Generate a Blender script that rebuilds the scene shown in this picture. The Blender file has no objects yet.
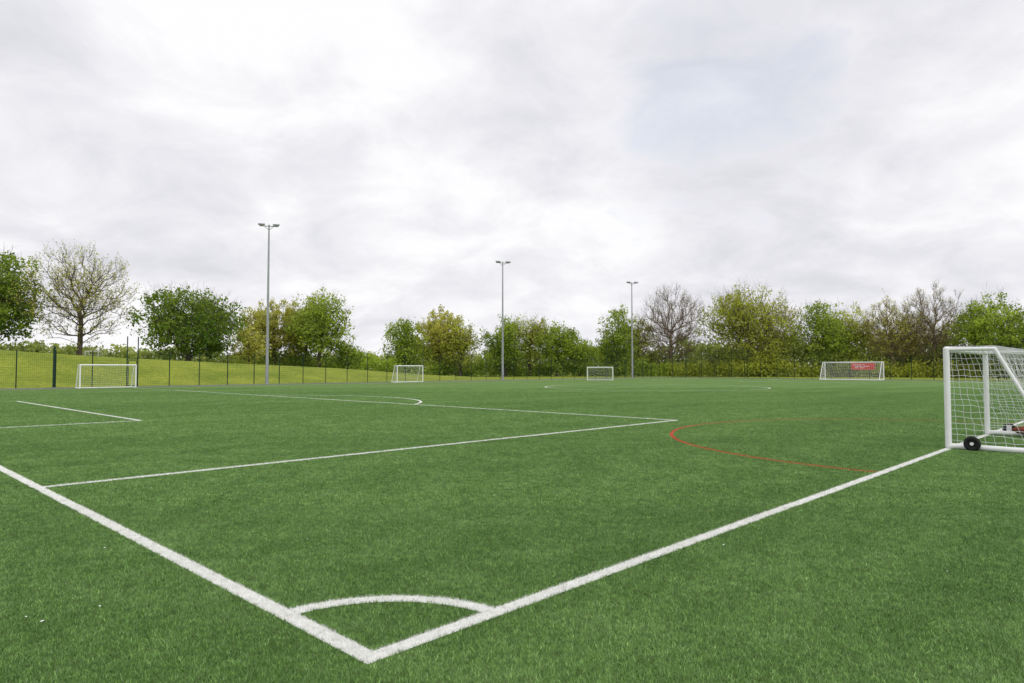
import bpy, math, random
import numpy as np
from mathutils import Vector, noise
from math import radians, sin, cos, pi

rng = np.random.default_rng(7)
random.seed(7)
scn = bpy.context.scene
scn.view_settings.view_transform = 'Standard'
scn.view_settings.look = 'None'
scn.view_settings.exposure = 0

# ---------------------------------------------------------------- pitch frame
C0 = np.array([-0.788, 3.856])
AU = radians(46.0)
U = np.array([cos(AU), sin(AU)])
V = np.array([-sin(AU), cos(AU)])
LEN, WID = 95.0, 56.3
LW = 0.12
PV, PU, GV, GU = 7.75, 16.45, 19.45, 4.95
def P(u, v, z=0.0):
    p = C0 + U*u + V*v
    return (float(p[0]), float(p[1]), z)
def uv_of(x, y):
    d = np.array([x, y]) - C0
    return float(d@U), float(d@V)
def sst(t):
    t = max(0.0, min(1.0, t)); return t*t*(3-2*t)
def height(x, y):
    u, v = uv_of(x, y)
    a = 3.7*max(0.0, min(1.0, 1-(u-2)/74.0)) if u > 2 else 3.7
    h = a*sst((v-62)/15.0)
    k = sst((v-62)/8.0)
    if k > 0:
        h += k*0.22*noise.noise(Vector((x*0.06, y*0.06, 3.1)))*min(1, a+.3)
    return h

# ---------------------------------------------------------------- helpers
def link(o, parent=None):
    scn.collection.objects.link(o)
    if parent: o.parent = parent
    return o
def empty(name, loc=(0,0,0), rz=0):
    e = bpy.data.objects.new(name, None); e.empty_display_size = .5
    e.location = loc; e.rotation_euler = (0,0,rz)
    return link(e)
def mesh_np(name, Vv, F, mat, smooth=False, attr=None, parent=None):
    Vv = np.asarray(Vv, dtype=np.float32).reshape(-1,3); F = np.asarray(F, dtype=np.int32)
    k = F.shape[1]
    me = bpy.data.meshes.new(name)
    me.vertices.add(len(Vv)); me.vertices.foreach_set('co', Vv.ravel())
    me.loops.add(F.size); me.loops.foreach_set('vertex_index', F.ravel())
    me.polygons.add(len(F)); me.polygons.foreach_set('loop_start', np.arange(0, F.size, k, dtype=np.int32))
    if smooth: me.polygons.foreach_set('use_smooth', np.ones(len(F), dtype=bool))
    if attr is not None:
        a = me.attributes.new('tint', 'FLOAT', 'POINT'); a.data.foreach_set('value', np.asarray(attr, dtype=np.float32))
    me.update(calc_edges=True); me.validate()
    if mat: me.materials.append(mat)
    o = bpy.data.objects.new(name, me)
    return link(o, parent)
def tubes(A, B, ra, rb, n=4):
    A = np.asarray(A, float).reshape(-1,3); B = np.asarray(B, float).reshape(-1,3)
    N = len(A); ra = np.broadcast_to(ra, (N,)); rb = np.broadcast_to(rb, (N,))
    d = B-A; L = np.linalg.norm(d, axis=1, keepdims=True); L[L==0] = 1; d = d/L
    ref = np.where(np.abs(d[:,2:3])>.9, np.array([[1.,0,0]]), np.array([[0,0,1.]]))
    s = np.cross(d, ref); s /= np.linalg.norm(s, axis=1, keepdims=True)+1e-9; t = np.cross(d, s)
    an = np.arange(n)*2*pi/n+pi/4
    ring = s[:,None,:]*np.cos(an)[None,:,None] + t[:,None,:]*np.sin(an)[None,:,None]
    VA = A[:,None,:]+ring*ra[:,None,None]; VB = B[:,None,:]+ring*rb[:,None,None]
    Vv = np.concatenate([VA,VB],axis=1).reshape(-1,3)
    i = np.arange(n); j = (i+1)%n
    f = np.stack([i,j,j+n,i+n],axis=1)
    F = (f[None]+(np.arange(N)*2*n)[:,None,None]).reshape(-1,4)
    return Vv, F
def tube_obj(name, segs, r, mat, n=12, parent=None, balls=True):
    A = [s[0] for s in segs]; B = [s[1] for s in segs]
    Vv, F = tubes(A,B,r,r,n)
    Vv = list(map(tuple,Vv)); F = [tuple(f) for f in F]
    if balls:
        pts = {tuple(np.round(p,4)) for s in segs for p in s}
        for p in pts:
            b = len(Vv); m=6
            for a in range(m+1):
                th = pi*a/m
                for q in range(n):
                    ph=2*pi*q/n
                    Vv.append((p[0]+r*1.01*sin(th)*cos(ph), p[1]+r*1.01*sin(th)*sin(ph), p[2]+r*1.01*cos(th)))
            for a in range(m):
                for q in range(n):
                    F.append((b+a*n+q, b+(a+1)*n+q, b+(a+1)*n+(q+1)%n, b+a*n+(q+1)%n))
    return mesh_np(name, Vv, F, mat, True, parent=parent)
def box_obj(name, size, loc, mat, rot=(0,0,0), bev=0.01, parent=None):
    bpy.ops.mesh.primitive_cube_add(size=1); o = bpy.context.object; o.name = name
    o.scale = size; bpy.ops.object.transform_apply(location=False, rotation=False, scale=True)
    o.location = loc; o.rotation_euler = rot
    m = o.modifiers.new('bevel','BEVEL'); m.width = bev; m.segments = 2
    o.data.materials.append(mat)
    if parent: o.parent = parent
    return o

# ---------------------------------------------------------------- node helpers
class NT:
    def __init__(s, nt): s.nt = nt
    def n(s, t, **k):
        x = s.nt.nodes.new(t)
        for a,b in k.items(): setattr(x,a,b)
        return x
    def l(s, a, b): s.nt.links.new(a,b)
    def m(s, op, a, b=None, c=None):
        x = s.n('ShaderNodeMath', operation=op)
        for i,vv in enumerate((a,b,c)):
            if vv is None: continue
            if isinstance(vv,(int,float)): x.inputs[i].default_value = vv
            else: s.l(vv, x.inputs[i])
        return x.outputs[0]
    def mix(s, f, a, b, bt='MIX'):
        x = s.n('ShaderNodeMix', data_type='RGBA', blend_type=bt)
        for i,vv in ((0,f),(6,a),(7,b)):
            if isinstance(vv,(int,float)): x.inputs[i].default_value = vv
            elif isinstance(vv,tuple): x.inputs[i].default_value = (*vv,1) if len(vv)==3 else vv
            else: s.l(vv, x.inputs[i])
        return x.outputs[2]
    def noise(s, vec, scale, detail=3, rough=.5, dist=0):
        x = s.n('ShaderNodeTexNoise'); x.inputs['Scale'].default_value=scale
        x.inputs['Detail'].default_value=detail; x.inputs['Roughness'].default_value=rough; x.inputs['Distortion'].default_value=dist
        if vec is not None: s.l(vec, x.inputs['Vector'])
        return x.outputs['Fac']
    def ramp(s, f, stops):
        x = s.n('ShaderNodeValToRGB'); e = x.color_ramp.elements
        while len(e)<len(stops): e.new(.5)
        for i,(p,c) in enumerate(stops):
            e[i].position=p; e[i].color=(*c,1) if not isinstance(c,(int,float)) else (c,c,c,1)
        s.l(f, x.inputs[0]); return x.outputs[0]
def mat_new(name):
    m = bpy.data.materials.new(name); m.use_nodes=True
    t = NT(m.node_tree); b = m.node_tree.nodes['Principled BSDF']
    return m, t, b
def simple(name, col, rough=.6, metal=0, nscale=8, var=.25, bump=0.0, spec=.3):
    m,t,b = mat_new(name)
    tc = t.n('ShaderNodeTexCoord').outputs['Object']
    f = t.noise(tc, nscale, 5, .6)
    c = t.ramp(f, [(.3, tuple(x*(1-var) for x in col)), (.7, tuple(min(1,x*(1+var*.6)) for x in col))])
    t.l(c, b.inputs['Base Color']); b.inputs['Roughness'].default_value=rough; b.inputs['Metallic'].default_value=metal
    b.inputs['Specular IOR Level'].default_value=spec
    if bump:
        bp = t.n('ShaderNodeBump'); bp.inputs['Strength'].default_value=bump; bp.inputs['Distance'].default_value=.02
        t.l(t.noise(tc, nscale*6, 4), bp.inputs['Height']); t.l(bp.outputs[0], b.inputs['Normal'])
    return m

M_white = simple('white_painted_aluminium', (.80,.81,.82), .4, 0, 3, .06)
M_net   = simple('white_net_cord', (.74,.76,.76), .8, 0, 3, .08)
M_steel = simple('galvanised_steel', (.36,.38,.40), .5, .4, 2, .15)
M_lamp  = simple('floodlight_grey', (.30,.31,.33), .45, .3, 4, .15)
M_glass = simple('floodlight_glass', (.55,.57,.6), .15, 0, 4, .05, spec=.6)
M_green = simple('dark_green_powder_coat', (.008,.035,.022), .5, 0, 2, .2)
M_rub   = simple('black_rubber', (.012,.012,.013), .7, 0, 20, .3)
M_asph  = simple('asphalt', (.085,.085,.085), .9, 0, 3, .3, .3)
M_conc  = simple('concrete_kerb', (.26,.26,.25), .9, 0, 3, .25, .3)
M_red   = simple('red_banner_vinyl', (.62,.035,.03), .5, 0, 2, .12)
M_bag   = simple('rust_red_sandbag', (.20,.05,.03), .9, 0, 12, .4, .4)
M_bark  = simple('bark', (.105,.088,.066), .95, 0, 3, .35)
M_barkg = simple('grey_brown_twig_bark', (.20,.15,.115), .95, 0, 3, .3)

def pitch_uv(t):
    pos = t.n('ShaderNodeNewGeometry').outputs['Position']
    sp = t.n('ShaderNodeSeparateXYZ'); t.l(pos, sp.inputs[0])
    x = t.m('SUBTRACT', sp.outputs[0], float(C0[0])); y = t.m('SUBTRACT', sp.outputs[1], float(C0[1]))
    u = t.m('ADD', t.m('MULTIPLY', x, float(U[0])), t.m('MULTIPLY', y, float(U[1])))
    v = t.m('ADD', t.m('MULTIPLY', x, float(V[0])), t.m('MULTIPLY', y, float(V[1])))
    return pos,u,v
RED_U, RED_R = 15.75, 6.45
def line_masks(t, tuft, u, v, far):
    wob = t.m('MULTIPLY', t.m('SUBTRACT', tuft, .5), .06)
    u = t.m('ADD',u,wob); v = t.m('ADD',v,wob)
    h = LW/2
    def near(a, c, w=h): return t.m('LESS_THAN', t.m('ABSOLUTE', t.m('SUBTRACT', a, c)), w)
    def gt(a,c): return t.m('GREATER_THAN', a, c)
    def lt(a,c): return t.m('LESS_THAN', a, c)
    def AND(*a):
        r=a[0]
        for q in a[1:]: r=t.m('MULTIPLY',r,q)
        return r
    def OR(*a):
        r=a[0]
        for q in a[1:]: r=t.m('MAXIMUM',r,q)
        return r
    def rad(cu,cv):
        du=t.m('SUBTRACT',u,cu); dv=t.m('SUBTRACT',v,cv)
        return t.m('SQRT', t.m('ADD', t.m('MULTIPLY',du,du), t.m('MULTIPLY',dv,dv)))
    base=[AND(near(v,0),gt(u,-h)), AND(near(u,0),gt(v,-h)), AND(near(v,PV),gt(u,0),lt(u,PU+h))]
    if far:
        white = OR(*base, AND(near(u,PU),gt(v,PV-h)),
               AND(near(v,GV),gt(u,0),lt(u,GU+h)), AND(near(u,GU),gt(v,GV-h),lt(v,37.0)),
               AND(near(rad(11,28.15),9.15),gt(u,PU)))
    else:
        white = OR(*base, AND(near(rad(0,0),.97),gt(u,0),gt(v,0)))
    red = AND(near(rad(RED_U,0),RED_R,.045), gt(v,h))
    return white, red
def turf_colour(t, pos, u, v):
    cb=t.n('ShaderNodeCombineXYZ'); t.l(t.m('MULTIPLY',u,.16),cb.inputs[0]); t.l(v,cb.inputs[1])
    big = t.noise(cb.outputs[0], .42, 2, .6, 0)
    mid = t.noise(pos, 1.3, 4, .72, 0)
    c = t.ramp(mid, [(.32,(.108,.206,.050)), (.5,(.132,.240,.064)), (.68,(.166,.280,.086))])
    c2 = t.ramp(big, [(.34,(.87,.90,.86)), (.66,(1.11,1.08,1.14))])
    return t.mix(1.0, c, c2, 'MULTIPLY')
M_turf,t,b = mat_new('artificial_turf')
pos,u,v = pitch_uv(t)
c = turf_colour(t,pos,u,v)
fine = t.noise(pos, 45, 3, .8); fine2 = t.noise(pos, 5, 4, .75)
c = t.mix(1.0, c, t.ramp(fine,[(.32,.66),(.68,1.30)]), 'MULTIPLY')
c = t.mix(1.0, c, t.ramp(fine2,[(.3,(.78,.76,.72)),(.7,(1.12,1.06,1.04))]), 'MULTIPLY')
t.l(c, b.inputs['Base Color']); b.inputs['Roughness'].default_value=.9; b.inputs['Specular IOR Level'].default_value=.10
bp=t.n('ShaderNodeBump'); bp.inputs['Strength'].default_value=.8; bp.inputs['Distance'].default_value=.015
t.l(fine,bp.inputs['Height']); t.l(bp.outputs[0], b.inputs['Normal'])
def blade_mat(name, far):
    m = bpy.data.materials.new(name); m.use_nodes=True; nt=m.node_tree; t=NT(nt)
    nt.nodes.remove(nt.nodes['Principled BSDF']); out=nt.nodes['Material Output']
    pos,u,v = pitch_uv(t)
    c = turf_colour(t,pos,u,v)
    tuft = t.noise(pos, 16 if not far else 8, 3, .8)
    c = t.mix(1.0, c, t.ramp(tuft,[(.34,.60),(.5,.93),(.66,1.25)]), 'MULTIPLY')
    at = t.n('ShaderNodeAttribute', attribute_name='tint')
    c = t.mix(1.0, c, t.ramp(at.outputs['Fac'],[(0,.62),(.55,1.22),(.92,1.9),(1,3.2)]), 'MULTIPLY')
    w,r = line_masks(t,tuft,u,v,far)
    wc = t.ramp(tuft,[(.32,(.62,.63,.58)),(.55,(.88,.88,.86))])
    c = t.mix(r, c, (.54,.10,.045)); c = t.mix(w, c, wc)
    d=t.n('ShaderNodeBsdfDiffuse'); g=t.n('ShaderNodeBsdfGlossy'); g.inputs['Roughness'].default_value=.45
    g.inputs[0].default_value=(.8,.85,.8,1); mx=t.n('ShaderNodeMixShader'); mx.inputs[0].default_value=.045
    t.l(c,d.inputs[0]); t.l(d.outputs[0],mx.inputs[1]); t.l(g.outputs[0],mx.inputs[2]); t.l(mx.outputs[0],out.inputs[0])
    return m
M_blade = blade_mat('turf_blade', False)
M_bladef = blade_mat('turf_blade_sparse', True)
def line_mat(name, a, bcol):
    m,t,b = mat_new(name)
    pos = t.n('ShaderNodeNewGeometry').outputs['Position']
    c = t.ramp(t.noise(pos, 22, 5, .7), [(.3,a),(.6,bcol)])
    t.l(c, b.inputs['Base Color']); b.inputs['Roughness'].default_value=.8
    bp=t.n('ShaderNodeBump'); bp.inputs['Strength'].default_value=.7; bp.inputs['Distance'].default_value=.01
    t.l(t.noise(pos, 60, 3, .7),bp.inputs['Height']); t.l(bp.outputs[0], b.inputs['Normal'])
    return m
M_line = line_mat('white_turf_line', (.55,.58,.53), (.82,.82,.80))
M_rline = line_mat('red_turf_line', (.32,.09,.04), (.52,.11,.05))
M_grass,t,b = mat_new('meadow_grass')
pos = t.n('ShaderNodeNewGeometry').outputs['Position']
c = t.ramp(t.noise(pos,.25,5,.6),[(.3,(.175,.240,.030)),(.7,(.315,.360,.050))])
c = t.mix(1.0,c,t.ramp(t.noise(pos,3,5,.78),[(.3,.60),(.7,1.25)]),'MULTIPLY')
t.l(c,b.inputs['Base Color']); b.inputs['Roughness'].default_value=.9; b.inputs['Specular IOR Level'].default_value=.1
bp=t.n('ShaderNodeBump'); bp.inputs['Strength'].default_value=.7; bp.inputs['Distance'].default_value=.12
t.l(t.noise(pos,5,4,.7),bp.inputs['Height']); t.l(bp.outputs[0], b.inputs['Normal'])
def leaf_mat(name, dark, light):
    m = bpy.data.materials.new(name); m.use_nodes=True; nt=m.node_tree
    t=NT(nt); nt.nodes.remove(nt.nodes['Principled BSDF']); out=nt.nodes['Material Output']
    at=t.n('ShaderNodeAttribute', attribute_name='tint')
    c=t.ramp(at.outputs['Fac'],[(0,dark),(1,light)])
    d=t.n('ShaderNodeBsdfDiffuse'); tr=t.n('ShaderNodeBsdfTranslucent'); mx=t.n('ShaderNodeMixShader'); mx.inputs[0].default_value=.45
    t.l(c,d.inputs[0]); t.l(t.mix(1.0,c,(1.25,1.25,.6),'MULTIPLY'),tr.inputs[0])
    t.l(d.outputs[0],mx.inputs[1]); t.l(tr.outputs[0],mx.inputs[2]); t.l(mx.outputs[0],out.inputs[0])
    return m
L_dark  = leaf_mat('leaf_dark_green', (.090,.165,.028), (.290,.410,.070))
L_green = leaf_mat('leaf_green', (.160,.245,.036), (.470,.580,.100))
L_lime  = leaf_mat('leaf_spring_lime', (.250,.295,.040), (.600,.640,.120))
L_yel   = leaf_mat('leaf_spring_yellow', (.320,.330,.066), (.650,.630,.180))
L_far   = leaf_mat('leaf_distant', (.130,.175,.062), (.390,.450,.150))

# ---------------------------------------------------------------- ground
def axis_vals(lo, hi, dlo, dhi, step):
    a = list(np.arange(dlo, dhi+.01, step)); q=step; x=dhi
    while x<hi: q*=1.5; x+=q; a.append(min(x,hi))
    q=step; x=dlo
    while x>lo: q*=1.5; x-=q; a.insert(0,max(x,lo))
    return a
us = axis_vals(-900,1200,-60,110,2.0); vs = axis_vals(-900,1200,60,120,1.5)
Vg=[];Fg=[]
for vv in vs:
    for uu in us:
        x,y,_=P(uu,vv); Vg.append((x,y,height(x,y)))
nu=len(us)
for j in range(len(vs)-1):
    for i in range(nu-1):
        k=j*nu+i; Fg.append((k,k+1,k+1+nu,k+nu))
mesh_np('grass_ground', Vg, Fg, M_grass, True)
def rect_uv(name,u0,u1,v0,v1,z,mat):
    return mesh_np(name,[P(u0,v0,z),P(u1,v0,z),P(u1,v1,z),P(u0,v1,z)],[(0,1,2,3)],mat)
rect_uv('artificial_turf_pitch',-9,98.5,-12,58.8,.008,M_turf)
mesh_np('asphalt_path',[P(-9,58.8,.004),P(98.5,58.8,.004),P(101.5,61.2,.004),P(-9,61.2,.004),
        P(98.5,-12,.004),P(101.5,-12,.004)],[(0,1,2,3),(4,5,2,1)],M_asph)
def kerb(name,a,bb,h=.12,w=.12):
    a=np.array(a);bb=np.array(bb); L=np.linalg.norm(bb-a); c=(a+bb)/2
    return box_obj(name,(L,w,h),(c[0],c[1],h/2),M_conc,(0,0,math.atan2(bb[1]-a[1],bb[0]-a[0])),.012)
kerb('concrete_kerb',P(-9,58.86),P(98.5,58.86),.09,.10)
kerb('concrete_kerb',P(98.56,-12),P(98.56,58.7),.09,.10)

# ---------------------------------------------------------------- markings
LV=[];LF=[]
def strip(pts, w=LW, closed=False, buf=None, z=.012):
    VV,FF = buf if buf else (LV,LF)
    pts=[np.array(p,float) for p in pts]; n=len(pts); b=len(VV)
    for i,p in enumerate(pts):
        a = pts[i-1] if (i>0 or closed) else p; c = pts[(i+1)%n] if (i<n-1 or closed) else p
        d=c-a; d/=np.linalg.norm(d); nn=np.array([-d[1],d[0]])
        for s in (-1,1):
            q=p+nn*s*w/2; VV.append(P(q[0],q[1],z))
    m = n if closed else n-1
    for i in range(m):
        j=(i+1)%n; FF.append((b+2*i,b+2*j,b+2*j+1,b+2*i+1))
def seg(a,b,**k):
    a=np.array(a,float);b=np.array(b,float); strip([a,b],**k)
def arc(cu,cv,r,a0,a1,n=64,**k):
    strip([(cu+r*cos(a0+(a1-a0)*i/n),cv+r*sin(a0+(a1-a0)*i/n)) for i in range(n+1)],**k)
h=LW/2; cv=WID/2
seg((-h,0),(LEN+h,0)); seg((-h,WID),(LEN+h,WID)); seg((0,h+.001),(0,WID-h-.001)); seg((LEN,h+.001),(LEN,WID-h-.001))
e=.0005
for s,o in ((1,0),(-1,LEN)):
    def q(u): return o+s*u
    for d,hw in ((PU,cv-PV),(GU,cv-GV)):
        seg((q(h+e),cv-hw),(q(d+h),cv-hw)); seg((q(h+e),cv+hw),(q(d+h),cv+hw)); seg((q(d),cv-hw+h+e),(q(d),cv+hw-h-e))
    th=math.acos((PU-11)/9.15)
    if s==1: arc(11,cv,9.15,-th+.01,th-.01,40)
    else: arc(LEN-11,cv,9.15,pi-th+.01,pi+th-.01,40)
    arc(q(11),cv,.1,0,2*pi,16,w=.1)
arc(LEN/2,cv,9.15,0,2*pi,96,z=.0135)
arc(0,0,.97,.07,pi/2-.07,30)
arc(0,WID,.97,-pi/2+.07,-.07,20); arc(LEN,0,.97,pi/2+.07,pi-.07,20); arc(LEN,WID,.97,pi+.07,1.5*pi-.07,20)
mesh_np('white_pitch_markings',LV,LF,M_line)
RV=[];RF=[]
arc(RED_U,0,RED_R,.015,pi-.015,80,w=.085,buf=(RV,RF),z=.011)
arc(14.2,WID,RED_R,pi+.015,2*pi-.015,60,w=.075,buf=(RV,RF),z=.011)
arc(43.7,WID,RED_R,pi+.015,2*pi-.015,60,w=.075,buf=(RV,RF),z=.011)
mesh_np('red_pitch_markings',RV,RF,M_rline)

# ---------------------------------------------------------------- turf blades
root = empty('turf_blades')
def blade_tile(name, n, size, hgt, wid, parent, mat):
    xy = rng.uniform(-size/2,size/2,(n,2)); a = rng.uniform(0,2*pi,n); hh = hgt*rng.uniform(.6,1.25,n); ww=wid*rng.uniform(.7,1.3,n)
    lean = rng.normal(0,.5,(n,2))*hh[:,None]
    dx=np.stack([np.cos(a),np.sin(a)],1)*ww[:,None]/2
    z0=np.full(n,.009)
    p0=np.column_stack([xy-dx,z0]); p1=np.column_stack([xy+dx,z0]); p2=np.column_stack([xy+lean,z0+hh])
    Vv=np.stack([p0,p1,p2],1).reshape(-1,3); F=np.arange(3*n).reshape(-1,3)
    return mesh_np(name,Vv,F,mat,False,np.repeat(rng.uniform(0,1,n)**1.0,3),parent)
def instancer(name, cells, size):
    Vv=[];F=[]
    for (x,y) in cells:
        b=len(Vv); s=size*.25
        q=[(x-s,y-s,0),(x+s,y-s,0),(x+s,y+s,0),(x-s,y+s,0)]; k=random.randrange(4); q=q[k:]+q[:k]
        Vv+=q; F.append((b,b+1,b+2,b+3))
    o=mesh_np(name,Vv,F,None,parent=root); o.instance_type='FACES'; o.show_instancer_for_render=False; o.show_instancer_for_viewport=False
    return o
def cells(size,y0,y1):
    out=[]; 
    y=y0+size/2
    while y<y1:
        W=.85*y+3; k=int(W/size)+1
        for i in range(-k,k+1):
            x=i*size; uu,vv=uv_of(x,y)
            if -8.3<uu<98 and -11.4<vv<58: out.append((x,y))
        y+=size
    return out
for nm,n,size,y0,y1,hg,wd,mt in (('near_tuft',21000,1.0,0,8,.022,.0036,M_blade),('mid_tuft',8000,1.0,8,16,.021,.005,M_bladef),
        ('far_tuft',10000,2.0,16,32,.020,.008,M_bladef),('thin_tuft',4200,2.0,32,46,.018,.010,M_bladef),('thinnest_tuft',2000,2.0,46,56,.015,.010,M_bladef)):
    ins=instancer(nm+'_field',cells(size,y0,y1),size)
    blade_tile(nm,n,size,hg,wd,ins,mt)

# ---------------------------------------------------------------- goals
def panel(c00,c10,c11,c01,nu,nv,sag,segs,jit=0.0):
    c00,c10,c11,c01=[np.array(c,float) for c in (c00,c10,c11,c01)]
    sag=np.array(sag,float)
    G=np.zeros((nu+1,nv+1,3))
    for i in range(nu+1):
        for j in range(nv+1):
            a=i/nu;b=j/nv
            p=c00*(1-a)*(1-b)+c10*a*(1-b)+c11*a*b+c01*(1-a)*b
            s=16*a*(1-a)*b*(1-b)
            s1=noise.noise(Vector(p*1.8)+Vector((3,1,7)))
            p=p+sag*s*(1+.6*s1)+np.array([noise.noise(Vector(p*5)+Vector((k*9,0,0))) for k in range(3)])*jit*min(1,s*3)
            G[i,j]=p
    for i in range(nu+1):
        for j in range(nv+1):
            if i<nu: segs.append((G[i,j],G[i+1,j]))
            if j<nv: segs.append((G[i,j],G[i,j+1]))
def goal(W,H,dt,db,loc,rz,r=.05,cell=.13,cord=.003,wheels=True,jit=.03,name='football_goal'):
    g=empty(name,loc,rz); z0=r+.012
    fl=[(0,0,z0),(0,0,H-r)]; fr=[(W,0,z0),(W,0,H-r)]
    tube_obj('posts_and_crossbar',[fl,fr,[(0,0,H-r),(W,0,H-r)]],r,M_white,14,g)
    rr=r*.62
    tube_obj('rear_frame',[[(0,0,H-r),(0,-dt,H-r)],[(W,0,H-r),(W,-dt,H-r)],[(0,-dt,H-r),(0,-db,z0)],[(W,-dt,H-r),(W,-db,z0)],
                           ],rr,M_white,10,g)
    tube_obj('base_frame',[[(0,0,z0),(0,-db,z0)],[(W,0,z0),(W,-db,z0)],[(0,-db,z0),(W,-db,z0)]],r*.95,M_white,12,g)
    S=[]
    nW=max(4,int(W/cell)); nH=max(3,int(H/cell)); nT=max(2,int(dt/cell)); nD=max(3,int((dt+db)/2/cell))
    panel((0,0,H),(W,0,H),(W,-dt,H),(0,-dt,H),nW,nT,(0,0,-.10),S,jit)
    panel((0,-dt,H),(W,-dt,H),(W,-db,z0),(0,-db,z0),nW,int(nH*1.15),(0,.12,-.10),S,jit)
    for x,sx in ((0,.07),(W,-.07)):
        panel((x,0,H),(x,-dt,H),(x,-db,z0),(x,0,z0),nD,nH,(sx,0,-.02),S,jit)
    A=np.array([s[0] for s in S]);B=np.array([s[1] for s in S])
    Vv,F=tubes(A,B,cord,cord,3); mesh_np('net',Vv,F,M_net,parent=g)
    if wheels:
        for x in (-.13,W+.13):
            yy=-.42
            bpy.ops.mesh.primitive_torus_add(major_radius=.105,minor_radius=.042,major_segments=28,minor_segments=10)
            o=bpy.context.object;o.name='wheel_tyre';o.rotation_euler=(0,pi/2,0);o.location=(x,yy,.15);o.data.materials.append(M_rub);o.parent=g
            bpy.ops.object.shade_smooth()
            bpy.ops.mesh.primitive_cylinder_add(radius=.075,depth=.03,vertices=24); o=bpy.context.object;o.name='wheel_disc'
            o.rotation_euler=(0,pi/2,0);o.location=(x,yy,.15);o.data.materials.append(M_rub);o.parent=g
            bpy.ops.mesh.primitive_cylinder_add(radius=.032,depth=.09,vertices=16); o=bpy.context.object;o.name='wheel_hub'
            o.rotation_euler=(0,pi/2,0);o.location=(x,yy,.15);o.data.materials.append(M_white);o.parent=g
            xs=-1 if x<0 else 1
            box_obj('wheel_bracket',(.02,.10,.22),(x-xs*.065,yy,.15),M_white,bev=.004,parent=g)
    return g
g=goal(4.0,2.05,.80,1.75,P(13.68,0),AU,r=.058,cell=.115,cord=.0048,jit=.035)
goal(3.9,1.9,.5,1.1,P(16.3,56.7),AU+pi,r=.055,cell=.2,cord=.0055,wheels=False)
goal(3.5,1.9,.5,1.0,P(45.8,57.0),AU+pi,r=.055,cell=.2,cord=.006,wheels=False)
goal(3.2,1.75,.6,1.3,(12.76,86.5,0),pi+radians(-8),r=.055,cell=.2,cord=.007,wheels=False)
goal(7.32,2.44,.8,2.0,P(LEN,cv+3.66-.85),AU+pi/2+pi,r=.065,cell=.22,cord=.008,wheels=False,name='full_size_football_goal')
xx,yy=-62.0,98.0
goal(2.6,1.5,.5,1.0,(xx+2.6,yy,height(xx,yy)-.05),pi+radians(-20),r=.05,cell=.25,cord=.005,wheels=False)
bpy.ops.mesh.primitive_uv_sphere_add(segments=24,ring_count=14); o=bpy.context.object; o.name='sandbag'
for vtx in o.data.vertices:
    c=vtx.co; s=1+.18*noise.noise(c*2.2); c.x*=.30*s*(1-.25*abs(c.x)); c.y*=.16*s; c.z*=.085*s
o.data.materials.append(M_bag); bpy.ops.object.shade_smooth()
pp=P(17.45,-.75); o.location=(pp[0],pp[1],.175); o.rotation_euler=(0,0,AU+pi/2)

# ---------------------------------------------------------------- floodlights
def floodlight(u,v,H=15.5,rz=0.0):
    x,y,_=P(u,v); e=empty('floodlight_mast',(x,y,0),rz)
    Vv,F=tubes([(0,0,0.0),(0,0,4),(0,0,9)],[(0,0,4),(0,0,9),(0,0,H)],[.16,.135,.105],[.135,.105,.07],16)
    mesh_np('tapered_pole',Vv,F,M_steel,True,parent=e)
    tube_obj('cross_arm',[[(-.85,0,H-.1),(.85,0,H-.1)],[(0,0,H-.7),(0,0,H+.05)]],.045,M_steel,8,e)
    tube_obj('arm_brace',[[(-.45,0,H-.1),(0,0,H-.5)],[(.45,0,H-.1),(0,0,H-.5)]],.025,M_steel,6,e)
    box_obj('access_door',(.2,.03,.6),(0,-.155,1.0),M_steel,bev=.005,parent=e)
    box_obj('base_plate',(.5,.5,.04),(0,0,.025),M_steel,bev=.005,parent=e)
    for sx in (-.68,.68):
        box_obj('lamp_housing',(.62,.50,.15),(sx,-.22,H+.02),M_lamp,(radians(14),0,0),.04,e)
        box_obj('lamp_glass',(.50,.38,.02),(sx,-.205,H-.064),M_glass,(radians(14),0,0),.004,e)
        box_obj('lamp_yoke',(.05,.25,.2),(sx,0,H-.03),M_steel,(0,0,0),.01,e)
for u_ in (-2,29,61.5,91.5):
    floodlight(u_,60.0,15.6,AU*.35)

# ---------------------------------------------------------------- fences
def fence(name, pts, H, step=2.6):
    e=empty(name); PA=[];PB=[];WA=[];WB=[]
    for a,b in zip(pts[:-1],pts[1:]):
        a=np.array(a,float);b=np.array(b,float);L=np.linalg.norm(b-a);n=int(round(L/step))
        for i in range(n+1):
            p=a+(b-a)*i/n; x,y,_=P(*p); z=0
            PA.append((x,y,z));PB.append((x,y,H+.06))
        m=int(L/.13)
        for i in range(m):
            p=a+(b-a)*i/m; x,y,_=P(*p); WA.append((x,y,.05));WB.append((x,y,H))
        for zz in np.arange(.06,H+.01,.2):
            WA.append(P(*a,zz));WB.append(P(*b,zz))
    Vv,F=tubes(PA,PB,.042,.042,4); mesh_np('posts',Vv,F,M_green,parent=e)
    Vv,F=tubes(WA,WB,.0045,.0045,3); mesh_np('wire_mesh',Vv,F,M_green,parent=e)
fence('mesh_fence',[(-9,61.3),(17.0,61.3)],3.0)
fence('mesh_fence',[(17.85,61.3),(99.0,61.3)],3.0)
fence('mesh_fence',[(101.6,58.7),(101.6,-12)],3.0)
fence('ball_stop_fence',[(86,61.1),(99.0,61.1),(101.4,61.1),(101.4,45)],4.6)
fence('ball_stop_fence',[(101.4,17),(101.4,10)],4.6)
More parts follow.
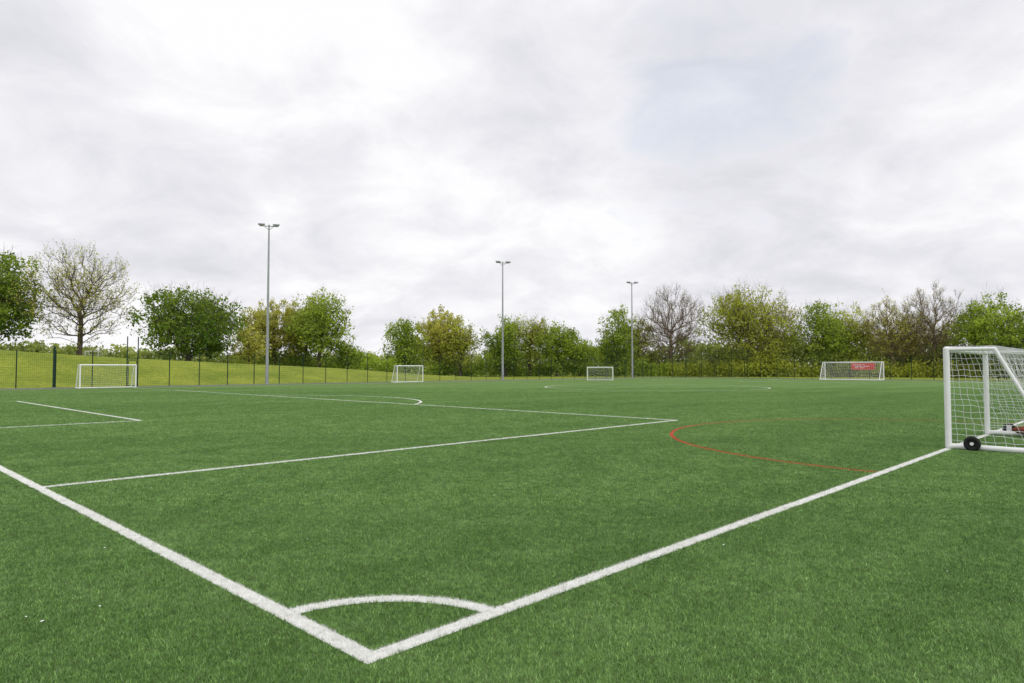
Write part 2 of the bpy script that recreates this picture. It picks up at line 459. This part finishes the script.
def gate():
    e=empty('fence_gate'); g0,g1=17.0,17.85
    segs=[]
    for uu in (g0,g1): segs.append([P(uu,61.25,0),P(uu,61.25,4.3)])
    segs.append([P(g0,61.25,2.4),P(g1,61.25,2.4)])
    tube_obj('gate_frame',segs,.045,M_green,6,e)
    a,b=g0+.1,g1-.1
    tube_obj('gate_leaf',[[P(a,61.25,.1),P(b,61.25,.1)],[P(a,61.25,2.25),P(b,61.25,2.25)],[P(a,61.25,.1),P(a,61.25,2.25)],[P(b,61.25,.1),P(b,61.25,2.25)]],.03,M_green,6,e)
gate()
px,py,_=P(11.6,60.9)
e_=empty('gate_post',(px,py,0)); tube_obj('post',[[(0,0,0),(0,0,3.3)]],.085,M_green,12,e_); box_obj('post_base',(.3,.3,.06),(0,0,.035),M_conc,parent=e_)

e=empty('red_banner_sign',P(101.2,28.0),AU-pi/2)
box_obj('banner_panel',(3.1,.02,.95),(0,0,1.85),M_red,bev=.004,parent=e)
for k,(x,z,w) in enumerate([(-.5,2.07,1.6),(.1,1.86,2.2),(-.2,1.64,1.9)]):
    n=int(w/.16)
    for i in range(n):
        if random.random()<.17: continue
        box_obj('lettering',(.10,.012,.10),(x-w/2+i*.16,-.014,z),M_white,bev=.002,parent=e)
        box_obj('lettering',(.10,.012,.10),(x-w/2+i*.16,.014,z),M_white,bev=.002,parent=e)

# ---------------------------------------------------------------- trees
def leaf_cards(centres, tint, size, spread, per):
    n=len(centres)*per
    c=np.repeat(centres,per,axis=0)+rng.normal(0,1,(n,3))*spread*np.array([1,1,.75])
    a=rng.normal(0,1,(n,3)); a/=np.linalg.norm(a,axis=1,keepdims=True)
    b=np.cross(a,rng.normal(0,1,(n,3))); b/=np.linalg.norm(b,axis=1,keepdims=True)
    s=size*rng.uniform(.55,1.3,n)[:,None]
    a=a*s*.5; b=b*s*.32
    Vv=np.stack([c-a,c+b,c+a,c-b],1).reshape(-1,3)
    F=np.arange(4*n).reshape(-1,4)
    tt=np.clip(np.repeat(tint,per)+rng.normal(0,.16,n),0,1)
    return Vv,F,np.repeat(tt,4),c
def tree(name,x,y,ztop,R,leaf,seed,trunk=.18,n=420,per=26,size=.42,spread=.5,clumps=34,bf=.35,bark=M_bark,shell=.55,flat=1.0,rtip=.018,kt=3,twig=.13,cl=.22,env_amp=.26,leafp=1.0):
    r=np.random.default_rng(seed); z0=height(x,y); H=ztop-z0
    e=empty(name,(x,y,z0-.1))
    tb=H*trunk
    cz=tb+(H-tb)*.5; rz=(H-tb)*.5
    cen=[]
    while len(cen)<clumps:
        d=r.normal(0,1,3); d/=np.linalg.norm(d)
        env=1+env_amp*noise.noise(Vector(d*1.7)+Vector((seed*1.3,0,0)))
        rr=(shell+(1-shell)*r.uniform()**.5)*env*.82
        if r.uniform()<.25: rr*=.55
        cen.append((d[0]*R*rr,d[1]*R*rr,cz+d[2]*rz*rr))
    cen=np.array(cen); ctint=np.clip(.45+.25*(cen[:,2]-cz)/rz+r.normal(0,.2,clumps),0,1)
    idx=r.integers(0,clumps,n)
    T=cen[idx]+r.normal(0,1,(n,3))*np.array([R,R,rz*.95])*cl
    q=(T-np.array([0,0,cz]))/np.array([R,R,rz]); ql=np.linalg.norm(q,axis=1); lim=1.0+.12*r.uniform(-1,1,n)
    f=np.where(ql>lim,lim/np.maximum(ql,1e-6),1); T=np.array([0,0,cz])+q*f[:,None]*np.array([R,R,rz])
    T[:,2]=np.clip(T[:,2],tb*.75,None)
    tint=ctint[idx]
    pos=[];par=[];pl=[]
    m=7; ttop=tb+(H-tb)*.45
    for i in range(m+1):
        zz=ttop*i/m; pos.append((r.normal(0,.06)*(i>0)*R*.25,r.normal(0,.06)*(i>0)*R*.25,zz)); par.append(i-1); pl.append(zz*.55)
    order=np.argsort(np.linalg.norm(T-np.array([0,0,tb*1.2]),axis=1)+r.normal(0,R*.12,n))
    cap=n*8; PA=np.zeros((cap,3)); PA[:len(pos)]=pos; PLn=np.full(cap,1e9); PLn[:len(pos)]=pl; PLn[0]=1e6
    low=[i for i in range(len(pos)) if pos[i][2]<tb*.7]; PLn[low]=1e6
    cnt=len(pos)
    tips=[]
    for k in order:
        p=T[k]; d=np.linalg.norm(PA[:cnt]-p,axis=1)
        up=np.maximum(0,PA[:cnt,2]-p[2])*.5
        q=int(np.argmin(d+bf*PLn[:cnt]+up)); L=d[q]; a=PA[q].copy()
        ns=max(1,min(5,int(L/(R*.14)))); prev=q
        for s in range(1,ns+1):
            f=s/ns; w=a+(p-a)*f
            if s<ns: w=w+r.normal(0,.05,3)*L*.5+np.array([0,0,.10*L*sin(pi*f)])
            if cnt>=cap: break
            PA[cnt]=w; par.append(prev); PLn[cnt]=PLn[prev]+np.linalg.norm(w-PA[prev]); prev=cnt; cnt+=1
        tips.append(prev)
    PA=PA[:cnt]; par=np.array(par[:cnt]); wgt=np.zeros(cnt); wgt[tips]=1
    for i in range(cnt-1,0,-1): wgt[par[i]]+=max(wgt[i],0)
    rad=rtip*np.maximum(wgt,1)**.47; rad[0]*=1.35
    i=np.arange(1,cnt); pr=par[1:]
    ra=np.minimum(rad[pr],rad[i]*1.6)
    ra[pr<m]=np.where(i[pr<m]<=m,rad[pr[pr<m]],ra[pr<m])
    Vv,F=tubes(PA[pr],PA[i],ra,rad[i],5)
    mesh_np('trunk_and_limbs',Vv,F,bark,True,parent=e)
    tp=PA[tips]; tn=tint[order]
    A=np.repeat(tp,kt,axis=0); dirs=(A-np.array([0,0,tb]));dirs/=np.linalg.norm(dirs,axis=1,keepdims=True)+1e-6
    B=A+(dirs*.6+r.normal(0,.4,A.shape)+np.array([0,0,.25]))*R*twig
    A2=np.repeat(B,2,axis=0);B2=A2+(np.repeat(dirs,2,axis=0)*.6+r.normal(0,.45,A2.shape)+np.array([0,0,.2]))*R*twig*.6
    Vv,F=tubes(np.vstack([A,A2]),np.vstack([B,B2]),np.r_[np.full(len(A),rtip*.7),np.full(len(A2),rtip*.42)],np.r_[np.full(len(A),rtip*.45),np.full(len(A2),rtip*.3)],3)
    mesh_np('twigs',Vv,F,bark,parent=e)
    if leaf and per>0:
        if per>4: src,tt=tp,tn
        else:
            src=np.vstack([B,B2]); tt=np.r_[np.repeat(tn,kt),np.repeat(tn,kt*2)]
            if leafp<1:
                kk=r.uniform(size=len(src))<leafp; src=src[kk]; tt=tt[kk]
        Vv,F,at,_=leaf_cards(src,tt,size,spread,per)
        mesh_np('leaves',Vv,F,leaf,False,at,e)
    return e
dense=dict(n=560,per=22,size=.41,spread=.42,clumps=60,trunk=.12,env_amp=.30)
mid=dict(n=400,per=17,size=.40,spread=.44,clumps=38,trunk=.11,env_amp=.36,cl=.21)
loose=dict(n=460,per=10,size=.36,spread=.38,clumps=36,trunk=.12,env_amp=.42,cl=.22)
airy=dict(n=360,per=1,size=.22,spread=.14,clumps=44,trunk=.2,rtip=.020,kt=5,bf=.5,cl=.3,shell=.7,leafp=1.0)
bare=dict(n=600,per=1,size=.18,spread=.14,clumps=50,trunk=.11,rtip=.021,kt=7,bark=M_barkg,leafp=.3,cl=.28,shell=.65,bf=.45)
tree('broadleaf_tree',-65.6,85,16.8,6.2,L_dark,11,**dense)
tree('budding_tree',-53.8,85,15.7,6.2,L_yel,12,**airy)
tree('horse_chestnut_tree',-45.1,95,12.9,7.1,L_dark,13,**{**dense,'trunk':.10,'n':620})
tree('broadleaf_tree',-31.0,110,14.2,5.2,L_green,14,**{**mid,'n':460})
tree('budding_tree',-39.0,112,12.2,4.9,L_yel,15,**{**airy,'per':4,'size':.28,'trunk':.13})
tree('budding_tree',-35.0,116,12.2,4.0,L_lime,45,**loose)
tree('small_budding_tree',-38.5,100,7.6,2.8,L_yel,16,**{**mid,'n':130,'per':11})
tree('shrub',-27.0,113,5.8,2.8,L_green,17,**{**mid,'n':150})
tree('broadleaf_tree',-19.2,125,10.2,4.6,L_green,18,**mid)
tree('budding_tree',-13.8,132,12.2,5.2,L_yel,19,**{**airy,'per':4,'size':.3,'trunk':.1,'n':380})
tree('broadleaf_tree',-9.6,127,10.6,4.0,L_lime,20,**loose)
tree('broadleaf_tree',-1.2,128,11.4,4.4,L_green,21,**mid)
tree('broadleaf_tree',3.4,131,12.2,4.8,L_lime,46,**loose)
tree('broadleaf_tree',8.4,128,10.4,4.3,L_green,22,**mid)
tree('broadleaf_tree',13.0,131,7.8,3.4,L_green,23,**{**mid,'n':240})
tree('broadleaf_tree',21.0,135,13.4,4.8,L_green,24,**mid)
tree('broadleaf_tree',25.5,138,12.0,4.0,L_lime,47,**loose)
tree('bare_tree',31.4,135,16.9,6.3,L_yel,25,**{**bare,'leafp':.12})
tree('spring_oak_tree',44.6,128,16.9,8.8,L_lime,26,**{**dense,'n':950,'per':13,'size':.41,'clumps':60,'trunk':.09,'env_amp':.45})
tree('spring_oak_tree',51.0,132,15.2,6.0,L_yel,48,**{**loose,'per':10})
tree('broadleaf_tree',57.2,125,14.2,5.6,L_green,27,**{**mid,'per':15,'n':520})
tree('broadleaf_tree',62.6,127,13.0,5.0,L_lime,28,**{**loose,'per':14})
tree('bare_tree',66.8,120,13.2,4.6,L_yel,29,**{**bare,'n':460,'leafp':.7,'size':.24})
tree('bare_tree',73.0,118,15.6,4.9,L_yel,30,**{**bare,'n':520,'trunk':.13})
tree('broadleaf_tree',71.5,124,9.5,4.6,L_green,49,**{**loose,'per':12})
tree('broadleaf_tree',80.2,112,13.2,6.7,L_green,31,**{**dense,'per':24})
tree('broadleaf_tree',93.0,112,13.5,6.5,L_green,32,**mid)
tree('broadleaf_tree',-79.0,80,14.5,6.2,L_green,33,**mid)

def mass(name,path,hf,width,count,leaf,size,seed,var=.75):
    r=np.random.default_rng(seed); path=np.array(path,float)
    sl=np.linalg.norm(np.diff(path,axis=0),axis=1); cum=np.r_[0,np.cumsum(sl)]
    n=count//22; s=r.uniform(0,cum[-1],n); X=np.interp(s,cum,path[:,0]);Y=np.interp(s,cum,path[:,1])+r.normal(0,width,n)
    C=[];T=[]
    for i in range(n):
        f=hf(s[i]/cum[-1]); nn=.6*noise.noise(Vector((X[i]*.14,seed,0)))+.4*noise.noise(Vector((X[i]*.5,seed+4,0)))
        top=f*(1+nn*var*1.3); z=top*r.uniform(0,1)**.75
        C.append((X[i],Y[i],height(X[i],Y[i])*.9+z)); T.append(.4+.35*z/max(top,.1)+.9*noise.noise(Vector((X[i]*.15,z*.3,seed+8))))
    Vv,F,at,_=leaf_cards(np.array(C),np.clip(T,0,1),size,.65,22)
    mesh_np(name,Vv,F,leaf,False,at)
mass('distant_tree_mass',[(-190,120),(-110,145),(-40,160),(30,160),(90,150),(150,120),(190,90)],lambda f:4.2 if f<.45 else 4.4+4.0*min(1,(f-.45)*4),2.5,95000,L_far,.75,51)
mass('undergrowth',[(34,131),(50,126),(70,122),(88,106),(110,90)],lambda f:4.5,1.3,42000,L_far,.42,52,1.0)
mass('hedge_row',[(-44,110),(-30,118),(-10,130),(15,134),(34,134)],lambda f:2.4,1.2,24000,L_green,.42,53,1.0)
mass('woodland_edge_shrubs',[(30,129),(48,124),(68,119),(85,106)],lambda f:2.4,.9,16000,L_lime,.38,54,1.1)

VV=[];FF=[]
for (x,y,s) in [(-2.95,4.35,.014),(-3.1,4.42,.012),(-2.75,4.62,.012),(1.9,6.2,.01),(-3.6,6.1,.012),(.9,5.6,.008),(-1.9,6.4,.01),(3.4,5.4,.009),(-5.5,8.3,.014)]:
    b=len(VV); a=random.uniform(0,pi)
    for k in range(4):
        an=a+k*pi/2; rr=s*(1 if k%2 else .55)
        VV.append((x+rr*cos(an),y+rr*sin(an),.034+random.uniform(-.003,.004)))
    FF.append((b,b+1,b+2,b+3))
mesh_np('fallen_petals',VV,FF,M_white)

# ---------------------------------------------------------------- world
w=bpy.data.worlds.new('World'); scn.world=w; w.use_nodes=True; nt=w.node_tree; nt.nodes.clear(); t=NT(nt)
out=t.n('ShaderNodeOutputWorld'); sky=t.n('ShaderNodeTexSky'); sky.sky_type='NISHITA'; sky.sun_disc=False
EL,AZ=radians(52),radians(150)
sky.sun_elevation=EL; sky.sun_rotation=AZ
bs=t.n('ShaderNodeBackground'); bs.inputs[1].default_value=.15; t.l(sky.outputs[0],bs.inputs[0])
tc=t.n('ShaderNodeTexCoord').outputs['Generated']; sp=t.n('ShaderNodeSeparateXYZ'); t.l(tc,sp.inputs[0])
zz=t.m('ADD',t.m('MAXIMUM',sp.outputs[2],0.0),.34)
cb=t.n('ShaderNodeCombineXYZ'); t.l(t.m('DIVIDE',sp.outputs[0],zz),cb.inputs[0]); t.l(t.m('DIVIDE',sp.outputs[1],zz),cb.inputs[1])
mp=t.n('ShaderNodeMapping'); mp.inputs['Location'].default_value=(5.4,2.2,0); t.l(cb.outputs[0],mp.inputs[0]); vec=mp.outputs[0]
n1=t.noise(vec,.9,3,.5,.5); n2=t.noise(vec,3.6,7,.58,.3)
f=t.m('ADD',t.m('MULTIPLY',n1,.46),t.m('MULTIPLY',n2,.54))
cc=t.ramp(f,[(.35,(.72,.725,.77)),(.43,(.80,.80,.845)),(.50,(.885,.88,.915)),(.58,(.985,.975,.99))])
bc=t.n('ShaderNodeBackground'); bc.inputs[1].default_value=1.02; t.l(cc,bc.inputs[0])
dt=t.n('ShaderNodeVectorMath',operation='DOT_PRODUCT'); t.l(tc,dt.inputs[0]); hd=Vector((.32,.985,.41)).normalized(); dt.inputs[1].default_value=hd
hole=t.ramp(t.m('ADD',dt.outputs['Value'],t.m('MULTIPLY',t.m('SUBTRACT',n2,.5),.09)),[(.988,0.0),(1.008,.26)])
mx=t.n('ShaderNodeMixShader'); t.l(hole,mx.inputs[0]); t.l(bc.outputs[0],mx.inputs[1]); t.l(bs.outputs[0],mx.inputs[2]); t.l(mx.outputs[0],out.inputs[0])

sl=bpy.data.lights.new('sun','SUN'); sl.energy=1.4; sl.angle=radians(14); sl.color=(1,.96,.90)
so=link(bpy.data.objects.new('sun',sl))
d=Vector((sin(AZ)*cos(EL),cos(AZ)*cos(EL),sin(EL)))
so.rotation_euler=d.to_track_quat('Z','Y').to_euler()

# ---------------------------------------------------------------- camera
cam=bpy.data.cameras.new('camera'); cam.lens=24; cam.sensor_width=36; cam.clip_end=5000; cam.clip_start=.05
co=link(bpy.data.objects.new('camera',cam)); co.location=(0,0,1.62); co.rotation_euler=(radians(92.22),0,0)
scn.camera=co
